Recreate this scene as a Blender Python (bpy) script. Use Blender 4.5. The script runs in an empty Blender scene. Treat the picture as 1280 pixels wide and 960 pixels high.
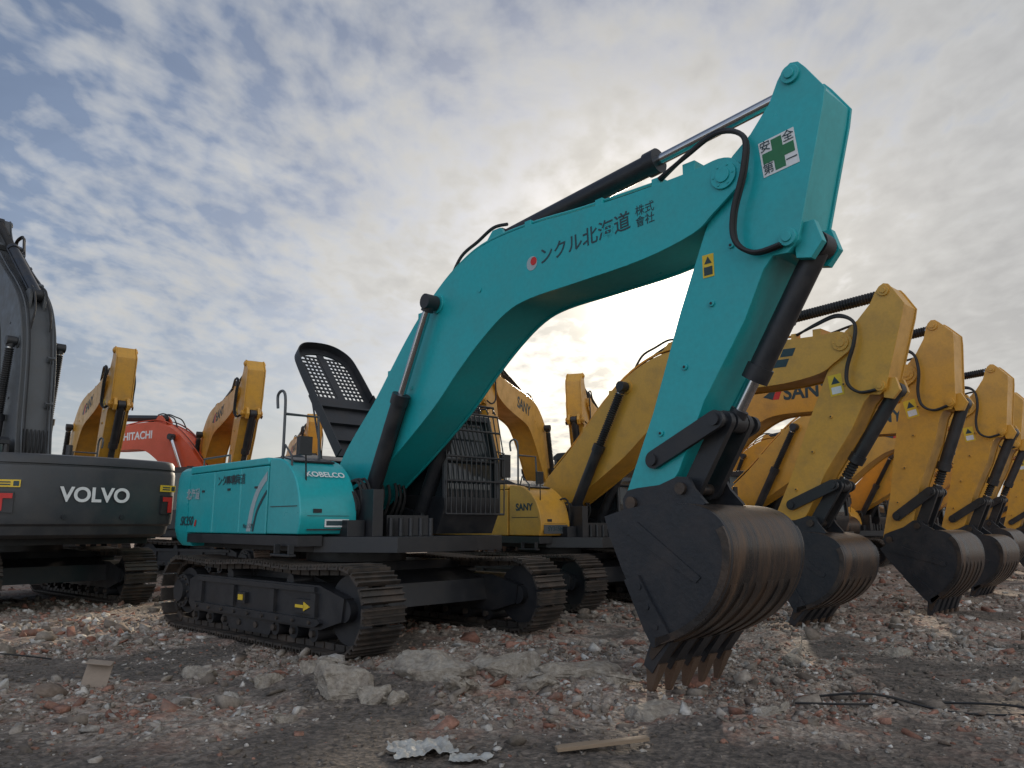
import bpy, bmesh, math, random
import numpy as np
from mathutils import Vector, Matrix
random.seed(7); rng=np.random.default_rng(7)
sc=bpy.context.scene; col=sc.collection
R=math.radians
# ------------------------------------------------------------------ materials
def newmat(n):
    m=bpy.data.materials.new(n); m.use_nodes=True
    nt=m.node_tree; b=nt.nodes['Principled BSDF']; return m,nt,b
def N(nt,t,**k):
    n=nt.nodes.new(t)
    for a,v in k.items():
        if a in n.inputs: n.inputs[a].default_value=v
        else: setattr(n,a,v)
    return n
def ramp(nt,fac,p0,p1,c0=(0,0,0,1),c1=(1,1,1,1)):
    r=nt.nodes.new('ShaderNodeValToRGB'); e=r.color_ramp.elements
    e[0].position=p0;e[1].position=p1;e[0].color=c0;e[1].color=c1
    nt.links.new(fac,r.inputs[0]); return r.outputs[0]
def mixc(nt,f,a,b,mode='MIX'):
    m=nt.nodes.new('ShaderNodeMix'); m.data_type='RGBA'; m.blend_type=mode
    for i,v in ((0,f),(6,a),(7,b)):
        if hasattr(v,'links'): nt.links.new(v,m.inputs[i])
        else: m.inputs[i].default_value=v if i==0 else (*v[:3],1)
    return m.outputs[2]
def mat(name,c,rough=.4,metal=0.,dirt=.35,dirtc=(.13,.105,.08),scale=3.,spec=.5,bump=.05,coat=0.,streak=(1,1,1),dr=(.45,.8)):
    m,nt,b=newmat(name); L=nt.links
    tc=N(nt,'ShaderNodeTexCoord'); mp=N(nt,'ShaderNodeMapping'); mp.inputs['Scale'].default_value=streak
    L.new(tc.outputs['Object'],mp.inputs[0])
    n1=N(nt,'ShaderNodeTexNoise',Scale=scale,Detail=6.,Roughness=.65); L.new(mp.outputs[0],n1.inputs['Vector'])
    n2=N(nt,'ShaderNodeTexNoise',Scale=scale*9,Detail=3.,Roughness=.6); L.new(mp.outputs[0],n2.inputs['Vector'])
    f=ramp(nt,n1.outputs[0],*dr)
    mm=N(nt,'ShaderNodeMath',operation='MULTIPLY'); L.new(f,mm.inputs[0]); mm.inputs[1].default_value=dirt
    dark=tuple(x*.82 for x in c)
    base=mixc(nt,n2.outputs[0],dark,tuple(min(1,x*1.1) for x in c))
    cc=mixc(nt,mm.outputs[0],base,dirtc)
    L.new(cc,b.inputs['Base Color'])
    rr=N(nt,'ShaderNodeMapRange'); L.new(n1.outputs[0],rr.inputs[0]); rr.inputs[1].default_value=.3; rr.inputs[2].default_value=.75
    rr.inputs[3].default_value=rough*.75; rr.inputs[4].default_value=min(1,rough*1.5+.05)
    L.new(rr.outputs[0],b.inputs['Roughness'])
    b.inputs['Metallic'].default_value=metal
    b.inputs['Specular IOR Level'].default_value=spec
    if coat: b.inputs['Coat Weight'].default_value=coat; b.inputs['Coat Roughness'].default_value=.15
    if bump:
        bp=N(nt,'ShaderNodeBump',Strength=bump,Distance=.02); L.new(n2.outputs[0],bp.inputs['Height']); L.new(bp.outputs[0],b.inputs['Normal'])
    return m
TEAL=mat('teal_paint',(.012,.375,.39),.34,dirt=.18,bump=.02,coat=.2,scale=2.)
YEL=mat('yellow_paint',(.63,.32,.04),.38,dirt=.4,bump=.02,coat=.15)
YEL2=mat('yellow_paint_deep',(.62,.28,.03),.4,dirt=.45,bump=.02)
ORG=mat('orange_paint',(.62,.09,.03),.4,dirt=.25,bump=.02)
GREY=mat('dark_grey_paint',(.032,.035,.039),.38,dirt=.25,bump=.02)
MGREY=mat('mid_grey_paint',(.075,.08,.085),.4,dirt=.25,bump=.02)
BLACK=mat('black_paint',(.016,.017,.020),.40,dirt=.45,dirtc=(.07,.058,.05),bump=.05)
RUB=mat('rubber_hose',(.012,.012,.013),.55,dirt=.2)
STEEL=mat('bucket_steel',(.046,.041,.039),.30,metal=.5,dirt=.85,dirtc=(.17,.105,.065),scale=1.3,bump=.2,streak=(1.,7.,1.),dr=(.41,.70))
SIDE=mat('bucket_side_steel',(.024,.026,.031),.38,metal=.2,dirt=.5,dirtc=(.09,.068,.055),scale=2.5,bump=.15)
TRK=mat('track_steel',(.055,.048,.043),.45,metal=.4,dirt=.8,dirtc=(.16,.115,.085),scale=4,bump=.2)
TOOTH=mat('worn_tooth_steel',(.15,.10,.07),.45,metal=.4,dirt=.7,dirtc=(.16,.09,.055),scale=8,bump=.3)
CHR=mat('chrome_rod',(.55,.55,.56),.16,metal=1.,dirt=.1,bump=0)
WHITE=mat('white_decal',(.75,.75,.73),.5,dirt=.1,bump=0)
SILV=mat('silver_decal',(.35,.42,.43),.4,dirt=.1,bump=0)
DK=mat('dark_decal',(.02,.05,.06),.5,dirt=.1,bump=0)
GRN=mat('green_decal',(.02,.16,.06),.5,dirt=.1,bump=0)
RED=mat('red_decal',(.55,.02,.015),.4,dirt=.1,bump=0)
YD=mat('yellow_decal',(.75,.5,.03),.45,dirt=.1,bump=0)
GLS,nt_,b_=newmat('cab_glass'); b_.inputs['Base Color'].default_value=(.02,.026,.03,1); b_.inputs['Roughness'].default_value=.06; b_.inputs['Specular IOR Level'].default_value=.7
# ------------------------------------------------------------------ mesh builder
def cr(pts,k=6,closed=False):
    P=[np.array(p,float) for p in pts]; out=[]; n=len(P)
    for i in range(n if closed else n-1):
        if closed: a,b,c,d=P[(i-1)%n],P[i],P[(i+1)%n],P[(i+2)%n]
        else: a,b,c,d=P[max(i-1,0)],P[i],P[i+1],P[min(i+2,n-1)]
        for j in range(k):
            t=j/k
            out.append(tuple(.5*((2*b)+(-a+c)*t+(2*a-5*b+4*c-d)*t*t+(-a+3*b-3*c+d)*t**3)))
    if not closed: out.append(tuple(P[-1]))
    return out
class MB:
    def __init__(s): s.v=[];s.f=[];s.m=[];s.mats=[]
    def mi(s,m):
        if m not in s.mats: s.mats.append(m)
        return s.mats.index(m)
    def add(s,vs,fs,m,M=None):
        o=len(s.v); k=s.mi(m)
        for v in vs:
            s.v.append(tuple(M@Vector(v)) if M else tuple(v))
        for f in fs: s.f.append(tuple(o+i for i in f)); s.m.append(k)
    def box(s,x0,x1,y0,y1,z0,z1,m,M=None):
        vs=[(x,y,z) for x in(x0,x1) for y in(y0,y1) for z in(z0,z1)]
        s.add(vs,[(0,1,3,2),(4,6,7,5),(0,4,5,1),(2,3,7,6),(0,2,6,4),(1,5,7,3)],m,M)
    def prism(s,P,y0,y1,m,M=None):
        n=len(P)
        a=sum(P[i][0]*P[(i+1)%n][1]-P[(i+1)%n][0]*P[i][1] for i in range(n))
        if a<0: P=P[::-1]
        vs=[(p[0],y0,p[1]) for p in P]+[(p[0],y1,p[1]) for p in P]
        fs=[tuple(range(n)),tuple(range(2*n-1,n-1,-1))]
        fs+=[((i+1)%n,i,n+i,n+(i+1)%n) for i in range(n)]
        s.add(vs,fs,m,M)
    def zprism(s,P,z0,z1,m,M=None):
        n=len(P)
        a=sum(P[i][0]*P[(i+1)%n][1]-P[(i+1)%n][0]*P[i][1] for i in range(n))
        if a<0: P=P[::-1]
        vs=[(p[0],p[1],z0) for p in P]+[(p[0],p[1],z1) for p in P]
        fs=[tuple(range(n-1,-1,-1)),tuple(range(n,2*n))]+[(i,(i+1)%n,n+(i+1)%n,n+i) for i in range(n)]
        s.add(vs,fs,m,M)
    def tube(s,P,r,m,seg=8,M=None,caps=True):
        P=[Vector(p) for p in P]; n=len(P)
        rr=r if hasattr(r,'__len__') else [r]*n
        t=(P[1]-P[0]).normalized(); u=t.orthogonal().normalized(); vs=[]
        for i in range(n):
            t2=(P[min(i+1,n-1)]-P[max(i-1,0)])
            t2=t2.normalized() if t2.length>1e-7 else t
            u=(u-t2*u.dot(t2)).normalized(); w=t2.cross(u); t=t2
            for j in range(seg):
                a=2*math.pi*j/seg; vs.append(P[i]+(u*math.cos(a)+w*math.sin(a))*rr[i])
        fs=[(i*seg+j,i*seg+(j+1)%seg,(i+1)*seg+(j+1)%seg,(i+1)*seg+j) for i in range(n-1) for j in range(seg)]
        if caps: fs+=[tuple(range(seg-1,-1,-1)),tuple((n-1)*seg+j for j in range(seg))]
        s.add(vs,fs,m,M)
    def cyl(s,p0,p1,r,m,seg=20,M=None): s.tube([p0,p1],r,m,seg,M)
    def corr(s,p0,p1,r,m,pitch=.045,M=None):
        p0=Vector(p0);p1=Vector(p1);L=(p1-p0).length;n=max(2,int(L/pitch));P=[];rr=[]
        for i in range(n):
            for fr,k in ((0,.78),(.3,1.),(.65,1.),(.9,.78)):
                P.append(p0.lerp(p1,(i+fr)/n)); rr.append(r*k)
        s.tube(P,rr,m,10,M)
    def link(s,a,b,y0,y1,w,m,M=None):
        a=Vector((a[0],a[1]));b=Vector((b[0],b[1]));d=(b-a).normalized(); ang=math.atan2(d.y,d.x); P=[]
        for i in range(9): t=ang+math.pi/2+math.pi*i/8; P.append((a.x+w*math.cos(t),a.y+w*math.sin(t)))
        for i in range(9): t=ang-math.pi/2+math.pi*i/8; P.append((b.x+w*math.cos(t),b.y+w*math.sin(t)))
        s.prism(P,y0,y1,m,M)
    def mesh(s,name):
        me=bpy.data.meshes.new(name); me.from_pydata(s.v,[],s.f)
        for m in s.mats: me.materials.append(m)
        me.polygons.foreach_set('material_index',s.m)
        me.polygons.foreach_set('use_smooth',[True]*len(s.f)); me.update()
        return me
def obj(name,me,parent=None,M=None,bevel=0.,sharp=32):
    o=bpy.data.objects.new(name,me); col.objects.link(o)
    if parent: o.parent=parent
    if M is not None: o.matrix_local=M
    if bevel:
        b=o.modifiers.new('bevel','BEVEL'); b.width=bevel; b.segments=2; b.limit_method='ANGLE'; b.angle_limit=R(32); b.harden_normals=True
    else:
        try: me.set_sharp_from_angle(angle=R(sharp))
        except Exception: pass
    return o
def inset(P,d):
    n=len(P); a=sum(P[i][0]*P[(i+1)%n][1]-P[(i+1)%n][0]*P[i][1] for i in range(n)); sg=1 if a>0 else -1; out=[]
    for i in range(n):
        p0=np.array(P[i-1]);p1=np.array(P[i]);p2=np.array(P[(i+1)%n])
        t=(p2-p0); t=t/(np.linalg.norm(t)+1e-9); nn=np.array([-t[1],t[0]])*sg
        out.append(tuple(p1+nn*d))
    return out
def text(s,parent,M,size,m,name='lettering',align='CENTER',shear=0.,off=0.):
    c=bpy.data.curves.new(name,'FONT'); c.body=s; c.size=size; c.align_x=align; c.align_y='CENTER'; c.extrude=.001; c.shear=shear; c.offset=off
    c.materials.append(m); o=bpy.data.objects.new(name,c); col.objects.link(o); o.parent=parent; o.matrix_local=M; return o
def T(x,y,z): return Matrix.Translation((x,y,z))
def RX(a): return Matrix.Rotation(R(a),4,'X')
def RY(a): return Matrix.Rotation(R(a),4,'Y')
def RZ(a): return Matrix.Rotation(R(a),4,'Z')
def rotp(p,a): return T(p[0],0,p[1])@RY(-a)@T(-p[0],0,-p[1])
FOOT=(.15,1.9);PIV=(6.75,4.66);HIN=(5.58,1.70)
cache={}
def boom_mesh(c):
    k=('boom',c.name)
    if k in cache: return cache[k]
    top=cr([(-.08,1.98),(.0,2.2),(.31,2.60),(1.0,3.22),(1.75,4.0),(2.35,4.50),(2.93,4.80),(3.45,4.93),(4.2,4.94),(4.95,4.88),(5.7,4.84),(6.38,4.83),(6.70,4.85),(6.87,4.78),(6.94,4.63),(6.86,4.50)],4)
    bot=cr([(6.86,4.50),(6.62,4.34),(6.38,4.20),(5.78,4.10),(4.92,4.07),(4.18,4.05),(3.77,3.96),(3.34,3.72),(2.88,3.38),(2.40,2.98),(1.75,2.54),(1.04,2.10),(.45,1.76),(.15,1.68),(-.05,1.78),(-.08,1.98)],4)
    P=top[:-1]+bot[:-1]
    b=MB(); C=inset(P,.022)
    b.prism(C,-.30,.30,c); b.prism(P,-.335,-.305,c); b.prism(P,.305,.335,c)
    for x,z,r in ((.15,1.9,.16),(6.75,4.66,.13),(2.45,4.35,.13)):
        b.cyl((x,-.36,z),(x,.36,z),r,c,28); b.cyl((x,-.375,z),(x,.375,z),r*.55,BLACK if x<3 else c,16)
    for a,(x,z) in enumerate(((6.75,4.66),)):
        for i in range(6):
            t=i*math.pi/3; b.cyl((x+.1*math.cos(t),-.368,z+.1*math.sin(t)),(x+.1*math.cos(t),.368,z+.1*math.sin(t)),.012,c,8)
    for y in(-.14,.14):
        b.prism([(3.1,4.8),(3.2,5.02),(3.34,5.16),(3.48,5.16),(3.6,5.02),(3.85,4.85)],y-.03,y+.03,c)
    for x,z in ((5.2,4.86),(5.95,4.84),(6.35,4.84),(4.1,4.94),(2.0,4.24),(1.3,3.54)):
        b.box(x-.05,x+.05,-.29,-.15,z-.02,z+.09,c)
    b.box(6.28,6.42,-.30,.30,4.82,4.95,c)
    for x,z in ((3.3,4.35),(1.9,3.3)):
        for s_ in (-1,1): b.cyl((x,s_*.335,z),(x,s_*.347,z),.03,c,12)
    cache[k]=b.mesh('boom'); return cache[k]
def arm_mesh(c):
    k=('arm',c.name)
    if k in cache: return cache[k]
    P=[(7.20,5.22),(7.29,5.40),(7.35,5.48),(7.42,5.52),(7.49,5.50),(7.55,5.42),(7.71,5.16),(7.68,5.0),(7.52,4.4),(7.42,4.02),(7.38,3.88),(7.28,3.79),(7.14,3.80),(7.05,3.70),(6.84,3.28),(6.39,2.61),(6.08,1.98),(5.83,1.68),(5.66,1.57),(5.55,1.56),(5.46,1.62),(5.44,1.75),(5.62,2.14),(5.81,2.55),(6.17,3.49),(6.48,4.21),(6.62,4.5),(6.66,4.7),(6.81,4.86),(7.0,5.0)]
    b=MB(); b.prism(inset(P,.018),-.235,.235,c); b.prism(P,-.27,-.24,c); b.prism(P,.24,.27,c)
    b.cyl((7.42,-.30,5.40),(7.42,.30,5.40),.085,c,20); b.cyl((7.30,-.31,3.92),(7.30,.31,3.92),.08,c,20)
    b.cyl((7.42,-.32,5.40),(7.42,.32,5.40),.045,c,16); b.cyl((7.30,-.325,3.92),(7.30,.325,3.92),.045,c,16)
    b.cyl((5.58,-.31,1.70),(5.58,.31,1.70),.11,c,20)
    for y in (-.2,.12):
        b.prism([(7.32,3.75),(7.30,4.05),(7.50,4.05),(7.56,3.85),(7.45,3.72)],y,y+.08,c)
    for x,z in ((6.95,4.0),(6.72,3.5),(6.4,2.95),(6.1,2.35)):
        b.cyl((x-.2,-.29,z),(x-.2,-.27,z),.03,c,12); b.cyl((x-.2,-.30,z),(x-.2,-.29,z),.014,BLACK,8)
    cache[k]=b.mesh('arm'); return cache[k]
def bucket_mesh():
    if 'bk' in cache: return cache['bk']
    out=cr([(5.46,1.57),(5.75,1.64),(6.1,1.68),(6.45,1.66),(6.67,1.57),(6.79,1.38),(6.78,1.13),(6.68,.90),(6.50,.70),(6.26,.55),(6.02,.46)],4)
    n=len(out); I=[]
    for i in range(n):
        p0=np.array(out[max(i-1,0)]);p2=np.array(out[min(i+1,n-1)]);t=(p2-p0)/np.linalg.norm(p2-p0)
        I.append(tuple(np.array(out[i])+np.array([t[1],-t[0]])*.035))
    b=MB(); W=.575
    b.prism(out+I[::-1],-W,W,STEEL)
    side=out+[(5.93,.58),(5.82,.80),(5.66,1.08),(5.52,1.38)]
    for y in(-W,W):
        y0,y1=(y-.035,y-.002) if y<0 else (y+.002,y+.035)
        b.prism(side,y0,y1,SIDE)
        y0,y1=(y-.065,y-.037) if y<0 else (y+.037,y+.065)
        b.prism([(6.0,.44),(5.91,.58),(5.80,.80),(5.70,1.0),(5.86,1.05),(5.99,.84),(6.13,.64),(6.19,.54)],y0,y1,SIDE)
        rim=[out[i] for i in range(18,n)]; rin=[(p[0]*.9+6.1*.1,p[1]*.9+1.15*.1) for p in rim]
        b.prism(rim+rin[::-1],y0,y1,STEEL)
        b.prism([(5.62,1.48),(5.85,1.52),(6.5,1.06),(6.45,1.01)],y0+(.018 if y<0 else 0),y1-(.018 if y>0 else 0),SIDE)
        for x,z in ((5.95,.78),(5.87,.95),(6.04,.62)):
            b.cyl((x,y0-.012,z),(x,y1+.012,z),.025,SIDE,10)
    for k in range(6):
        yy=-W+.08+k*(2*W-.16)/5
        a=[out[i] for i in range(26,n)]; o=[]
        for i in range(26,n):
            p0=np.array(out[max(i-1,0)]);p2=np.array(out[min(i+1,n-1)]);t=(p2-p0)/np.linalg.norm(p2-p0)
            o.append(tuple(np.array(out[i])+np.array([-t[1],t[0]])*(.003 if i==26 else .013)))
        b.prism(a+o[::-1],yy-.05,yy+.05,STEEL)
    for y in(-.33,.29):
        b.prism([(5.47,1.6),(5.46,1.74),(5.52,1.82),(5.64,1.84),(5.9,1.86),(6.1,1.93),(6.22,1.92),(6.27,1.82),(6.4,1.68),(6.1,1.6),(5.7,1.55)],y,y+.045,SIDE)
    b.cyl((5.58,-.37,1.70),(5.58,.37,1.70),.06,STEEL); b.cyl((6.15,-.37,1.82),(6.15,.37,1.82),.055,STEEL)
    b.prism([(6.16,.53),(6.04,.41),(5.96,.33),(5.93,.37),(5.98,.50),(6.08,.56)],-W-.03,W+.03,STEEL)
    for k in range(5):
        yy=-W+.05+k*(2*W-.10)/4
        b.prism([(6.16,.50),(6.02,.32),(5.95,.22),(5.86,.28),(5.97,.54)],yy-.07,yy+.07,SIDE)
        vs=[(6.03,yy-.06,.30),(6.03,yy+.06,.30),(5.88,yy+.06,.32),(5.88,yy-.06,.32),(5.895,yy-.028,.03),(5.895,yy+.028,.03),(5.86,yy+.028,.035),(5.86,yy-.028,.035)]
        b.add(vs,[(0,1,2,3),(4,7,6,5),(0,4,5,1),(1,5,6,2),(2,6,7,3),(3,7,4,0)],TOOTH)
    cache['bk']=b.mesh('bucket'); return cache['bk']
def track_mesh(hw,bc):
    k=('tr',hw)
    if k in cache: return cache[k]
    b=MB(); xr,xf=-2.0,2.0; ri=.44; zc=.52
    path=[]
    for i in range(21): path.append((xr+(xf-xr)*i/20, zc-ri))
    for i in range(1,16): a=-math.pi/2+math.pi*i/16; path.append((xf+ri*math.cos(a),zc+ri*math.sin(a)))
    for i in range(21):
        t=i/20; path.append((xf+(xr-xf)*t, zc+ri-.035*math.sin(math.pi*t*2)**2))
    for i in range(1,16): a=math.pi/2+math.pi*i/16; path.append((xr+ri*math.cos(a),zc+ri*math.sin(a)))
    P=np.array(path+[path[0]]); dl=np.r_[0,np.cumsum(np.linalg.norm(np.diff(P,axis=0),axis=1))]; Lt=dl[-1]; ns=int(round(Lt/.203))
    for yc in(-hw+.3,hw-.3):
        for i in range(ns):
            s0=Lt*i/ns; q=lambda s:(np.interp(s%Lt,dl,P[:,0]),np.interp(s%Lt,dl,P[:,1]))
            x,z=q(s0);x2,z2=q(s0+.1);x1,z1=q(s0-.1); ang=math.atan2(z2-z1,x2-x1)
            M=T(x,yc,z)@RY(-math.degrees(ang)+random.uniform(-1.2,1.2))
            hwid=.30
            b.box(-.098,.085,-hwid,hwid,-.045,-.02,TRK,M)
            for gx in(-.085,-.01,.065): 
                b.prism([(gx-.013,-.045),(gx+.013,-.045),(gx+.008,-.078),(gx-.008,-.078)],-hwid,hwid,TRK,M)
            b.box(-.085,.085,-.12,-.07,-.02,.05,TRK,M); b.box(-.085,.085,.07,.12,-.02,.05,TRK,M)
        for xx,rr in((xf,.40),(xr,.33)):
            b.cyl((xx,yc-.09,zc),(xx,yc+.09,zc),rr,BLACK,28)
        so=1 if yc>0 else -1
        b.cyl((xr,yc-.2,zc),(xr,yc+.2,zc),.24,BLACK,24); b.cyl((xr,yc+so*.2,zc),(xr,yc+so*.26,zc),.15,BLACK,20)
        for i in range(12):
            a=2*math.pi*i/12; b.cyl((xr+.20*math.cos(a),yc+so*.18,zc+.20*math.sin(a)),(xr+.20*math.cos(a),yc+so*.225,zc+.20*math.sin(a)),.018,TRK,6)
        b.cyl((xf,yc-.19,zc),(xf,yc+.19,zc),.13,BLACK,20)
        for i in range(8):
            x=-1.5+i*.42; b.cyl((x,yc-.2,.22),(x,yc+.2,.22),.095,BLACK,16); b.cyl((x,yc-.24,.22),(x,yc+.24,.22),.04,TRK,10)
        for x in(-.7,.8): b.cyl((x,yc-.14,.80),(x,yc+.14,.80),.08,BLACK,14)
        b.prism([(-1.72,.38),(-1.62,.28),(1.6,.28),(2.0,.40),(2.04,.66),(1.55,.78),(-1.5,.78),(-1.72,.70)],yc-.22,yc+.22,bc)
        yo=yc+so*.22
        b.prism([(-1.5,.31),(1.55,.31),(1.65,.36),(1.6,.40),(-1.5,.40)],min(yo,yo+so*.05),max(yo,yo+so*.05),bc)
        b.box(-1.45,1.5,min(yo,yo+so*.035),max(yo,yo+so*.035),.70,.76,bc)
        for x in (-1.35,-.45,.55,1.45): b.box(x,x+.09,min(yo,yo+so*.045),max(yo,yo+so*.045),.42,.69,bc)
        for i in range(9): 
            x=-1.35+i*.35; b.cyl((x,yo,.355),(x,yo+so*.075,.355),.022,TRK,8)
        b.prism([(-.5,.12),(.5,.12),(.6,.28),(-.6,.28)],min(yo-so*.03,yo),max(yo-so*.03,yo),bc)
    b.prism([(-1.0,.45),(1.0,.45),(.8,.98),(-.8,.98)],-hw+.5,hw-.5,bc)
    for sx in(-1,1):
        b.prism([(sx*.6,.42),(sx*1.45,.42),(sx*1.4,.72),(sx*.6,.92)],-hw+.45,hw-.45,bc)
    b.cyl((0,0,.95),(0,0,1.16),.72,BLACK,40)
    cache[k]=b.mesh('undercarriage'); return cache[k]
def cw_mesh(c,zt,zb,hw,lid):
    b=MB()
    def ring(k,z,ro=0):
        base=[(-2.35,-hw),(-2.75,-hw),(-3.0,-hw+.05),(-3.16,-hw+.22),(-3.3,-hw*.55),(-3.38,0)]
        arc=cr(base[1:],4); half=[base[0]]+arc
        full=half+[(p[0],-p[1]) for p in half[::-1][1:]]
        return [(-2.35+(p[0]+2.35)*k,p[1]*(1-(1-k)*.5),z) for p in full]
    lv=[(.86,zb),(.95,zb+.10),(1.,zb+.28),(1.0,zt-.42),(.985,zt-.16),(.95,zt-.05),(.88,zt)]
    if lid: lv=[(.80,zb),(.90,zb+.06),(.93,zb+.20),(.985,zb+.24),(1.,zb+.34),(1.0,zt-.26),(.985,zt-.20),(.955,zt-.19),(.955,zt-.17),(.985,zt-.16),(.975,zt-.07),(.94,zt-.02),(.88,zt)]
    vs=[];n=0
    for k,z in lv: r=ring(k,z); n=len(r); vs+=r
    fs=[(l*n+i,l*n+(i+1)%n,(l+1)*n+(i+1)%n,(l+1)*n+i) for l in range(len(lv)-1) for i in range(n)]
    b.add(vs,[tuple(reversed(f)) for f in fs]+[tuple(range(n)),tuple(reversed(range((len(lv)-1)*n,len(lv)*n)))],c)
    me=b.mesh('counterweight')
    bm=bmesh.new(); bm.from_mesh(me); bmesh.ops.recalc_face_normals(bm,faces=bm.faces); bm.to_mesh(me); bm.free()
    return me
def excavator(Cx,Cy,yaw,style,db=0,da=0,dk=0,trel=0,z=0.,hw=1.6,scale=1.,TM=None):
    st=style; body,bc=st['body'],st['boom']
    E=bpy.data.objects.new('excavator',None); col.objects.link(E); E.location=(Cx,Cy,z); E.rotation_euler=(0,0,R(yaw)); E.scale=(scale,)*3
    MBm=rotp(FOOT,db); MA=MBm@rotp(PIV,da); MK=MA@rotp(HIN,dk)
    obj('undercarriage',track_mesh(hw,BLACK),E,RZ(trel)@(TM or Matrix()))
    obj('boom',boom_mesh(bc),E,MBm,.006); obj('arm',arm_mesh(bc),E,MA,.006); obj('bucket',bucket_mesh(),E,MK)
    h=MB()
    def bp(M,x,y,z): return tuple(M@Vector((x,y,z)))
    def cylr(a,b_,r,frac,coil):
        a=Vector(a);b_=Vector(b_); q=a.lerp(b_,frac); h.cyl(a,q,r,BLACK,20); h.cyl(q-(q-a).normalized()*.12,q+(q-a).normalized()*.02,r*1.18,BLACK,20)
        h.cyl(q,b_,r*.52,CHR,16)
        if coil: h.corr(q,b_-(b_-a).normalized()*.15,r*.8,RUB)
        h.cyl(b_-(b_-a).normalized()*.13,b_,r*.8,BLACK,14)
        s=Vector((0,r*.85,0)); h.cyl(b_-s,b_+s,r*.95,BLACK,16); h.cyl(a-s,a+s,r*1.1,BLACK,16)
        dr=(q-a).normalized(); side=Vector((0,r*1.15,0))
        h.tube([a+dr*.2+side,q-dr*.12+side],.018,BLACK,8)
    coil=st.get('coil',False)
    for y in(-.47,.47): cylr((1.0,y,1.5),bp(MBm,2.45,y,4.35),.105,.59,coil)
    cylr(bp(MBm,3.40,0,5.07),bp(MA,7.36,0,5.41),.115,.60,coil)
    J=bp(MA,6.52,0,2.42)
    cylr(bp(MA,7.44,0,3.88),J,.105,.74,coil)
    A1=bp(MA,5.83,0,2.10);B1=bp(MK,6.15,0,1.82)
    for y in(-.33,.28):
        h.link((A1[0],A1[2]),(J[0],J[2]),y,y+.05,.085,BLACK)
    for y in (-.19,.12): h.link((J[0],J[2]),(B1[0],B1[2]),y,y+.07,.095,BLACK)
    for q in(A1,J): h.cyl((q[0],-.36,q[2]),(q[0],.36,q[2]),.055,BLACK)
    for y,o in((-.37,0),(.37,0),(-.33,.04)):
        pts=[bp(MBm,6.0,y*.8,4.90),bp(MBm,6.35,y*.9,5.0+o),bp(MBm,6.72,y,5.08+o),bp(MA,6.98,y,4.95),bp(MA,6.98,y*1.1,4.62),bp(MA,6.86,y*1.1,4.25),bp(MA,6.86,y*1.1,3.98),bp(MA,7.02,y,3.84),bp(MA,7.25,y*.9,3.86)]
        h.tube(cr(pts,6),.022,RUB,8)
    for y in (-.2,-.25,.2,.25):
        pts=[bp(MBm,*p) for p in ((.4,y,2.80),(1.0,y,3.33),(1.75,y,4.09),(2.35,y,4.59),(2.93,y,4.89),(3.45,y,5.0),(4.2,y,5.0),(4.95,y,4.94),(5.9,y,4.90))]
        h.tube(cr(pts,5),.016,bc if abs(y)>.22 else RUB,6)
    for y in (-.12,.12):
        pts=[bp(MBm,2.5,y*1.6,4.66),bp(MBm,2.7,y*1.3,4.98),bp(MBm,3.0,y,5.12),bp(MBm,3.3,y,5.22),bp(MBm,3.55,y*.9,5.2)]
        h.tube(cr(pts,6),.022,RUB,8)
    for i in range(7):
        y=-.27+i*.09; j=random.uniform(-.06,.06)
        pts=[(.75,y,1.5),(.95+j,y,1.9),(.75+j,y*.9,2.3),bp(MBm,.55,y*.8,2.72),bp(MBm,.9,y*.8,3.2)]
        h.tube(cr(pts,5),.022,RUB,6)
    for i in range(9):
        y=-.62-i*.04; j=random.uniform(-.12,.12)
        h.tube(cr([(.35,y+.2,1.5),(.8,y,1.75+j),(1.2+j,y+.1,2.0+j),(1.35,y+.16,1.7),(1.15,y+.1,1.42)],5),.02,RUB,6)
    obj('hydraulics',h.mesh('hydraulics'),E)
    f=MB()
    f.zprism([(-2.6,-1.3),(1.2,-1.3),(2.05,-.6),(2.05,.6),(1.75,1.45),(-2.6,1.3)],1.14,1.34,BLACK)
    f.box(-2.3,1.32,-1.60,-1.25,1.22,1.355,BLACK)
    for y in(-.44,.38): f.prism([(-.3,1.34),(-.2,1.9),(.05,2.12),(.28,2.1),(.7,1.75),(1.2,1.65),(1.25,1.34)],y,y+.06,BLACK)
    f.box(.42,1.65,-.72,-.56,1.34,1.95,BLACK); f.box(1.3,1.42,-.35,.35,1.34,1.62,BLACK)
    f.box(.45,1.5,-1.0,-.74,1.34,1.55,BLACK)
    f.box(.3,.9,-.3,.3,1.34,1.55,BLACK)
    for i in range(6): f.cyl((1.5+.06*i,-.5+.12*i,1.34),(1.5+.06*i,-.5+.12*i,1.58),.035,BLACK,10)
    f.box(.85,1.35,-1.72,-1.62,1.1,1.13,BLACK); f.box(.9,.93,-1.70,-1.62,1.13,1.25,BLACK); f.box(1.27,1.30,-1.70,-1.62,1.13,1.25,BLACK)
    obj('upper_frame',f.mesh('upper_frame'),E,None,.006)
    g=MB(); zt=st.get('zt',2.37); side=st.get('side',body)
    for a,b2 in((-2.34,-1.36),(-1.35,-.42),(-.41,.42)):
        g.box(a,b2,-1.60,-1.50,1.365,zt-.09,side)
        g.box(a,b2,1.50,1.60,1.365,zt-.09,side) if b2<0 else None
    g.prism([(-2.34,zt-.085),(.43,zt-.085),(.43,zt-.03),(.38,zt+.02),(-2.34,zt+.03)],-1.60,-.56,body)
    g.box(-2.34,-.25,.56,1.60,zt-.085,zt+.02,body)
    g.box(-2.33,.41,-1.51,-.58,1.36,zt-.09,BLACK); g.box(-2.33,-.3,.58,1.51,1.36,zt-.09,BLACK)
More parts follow.
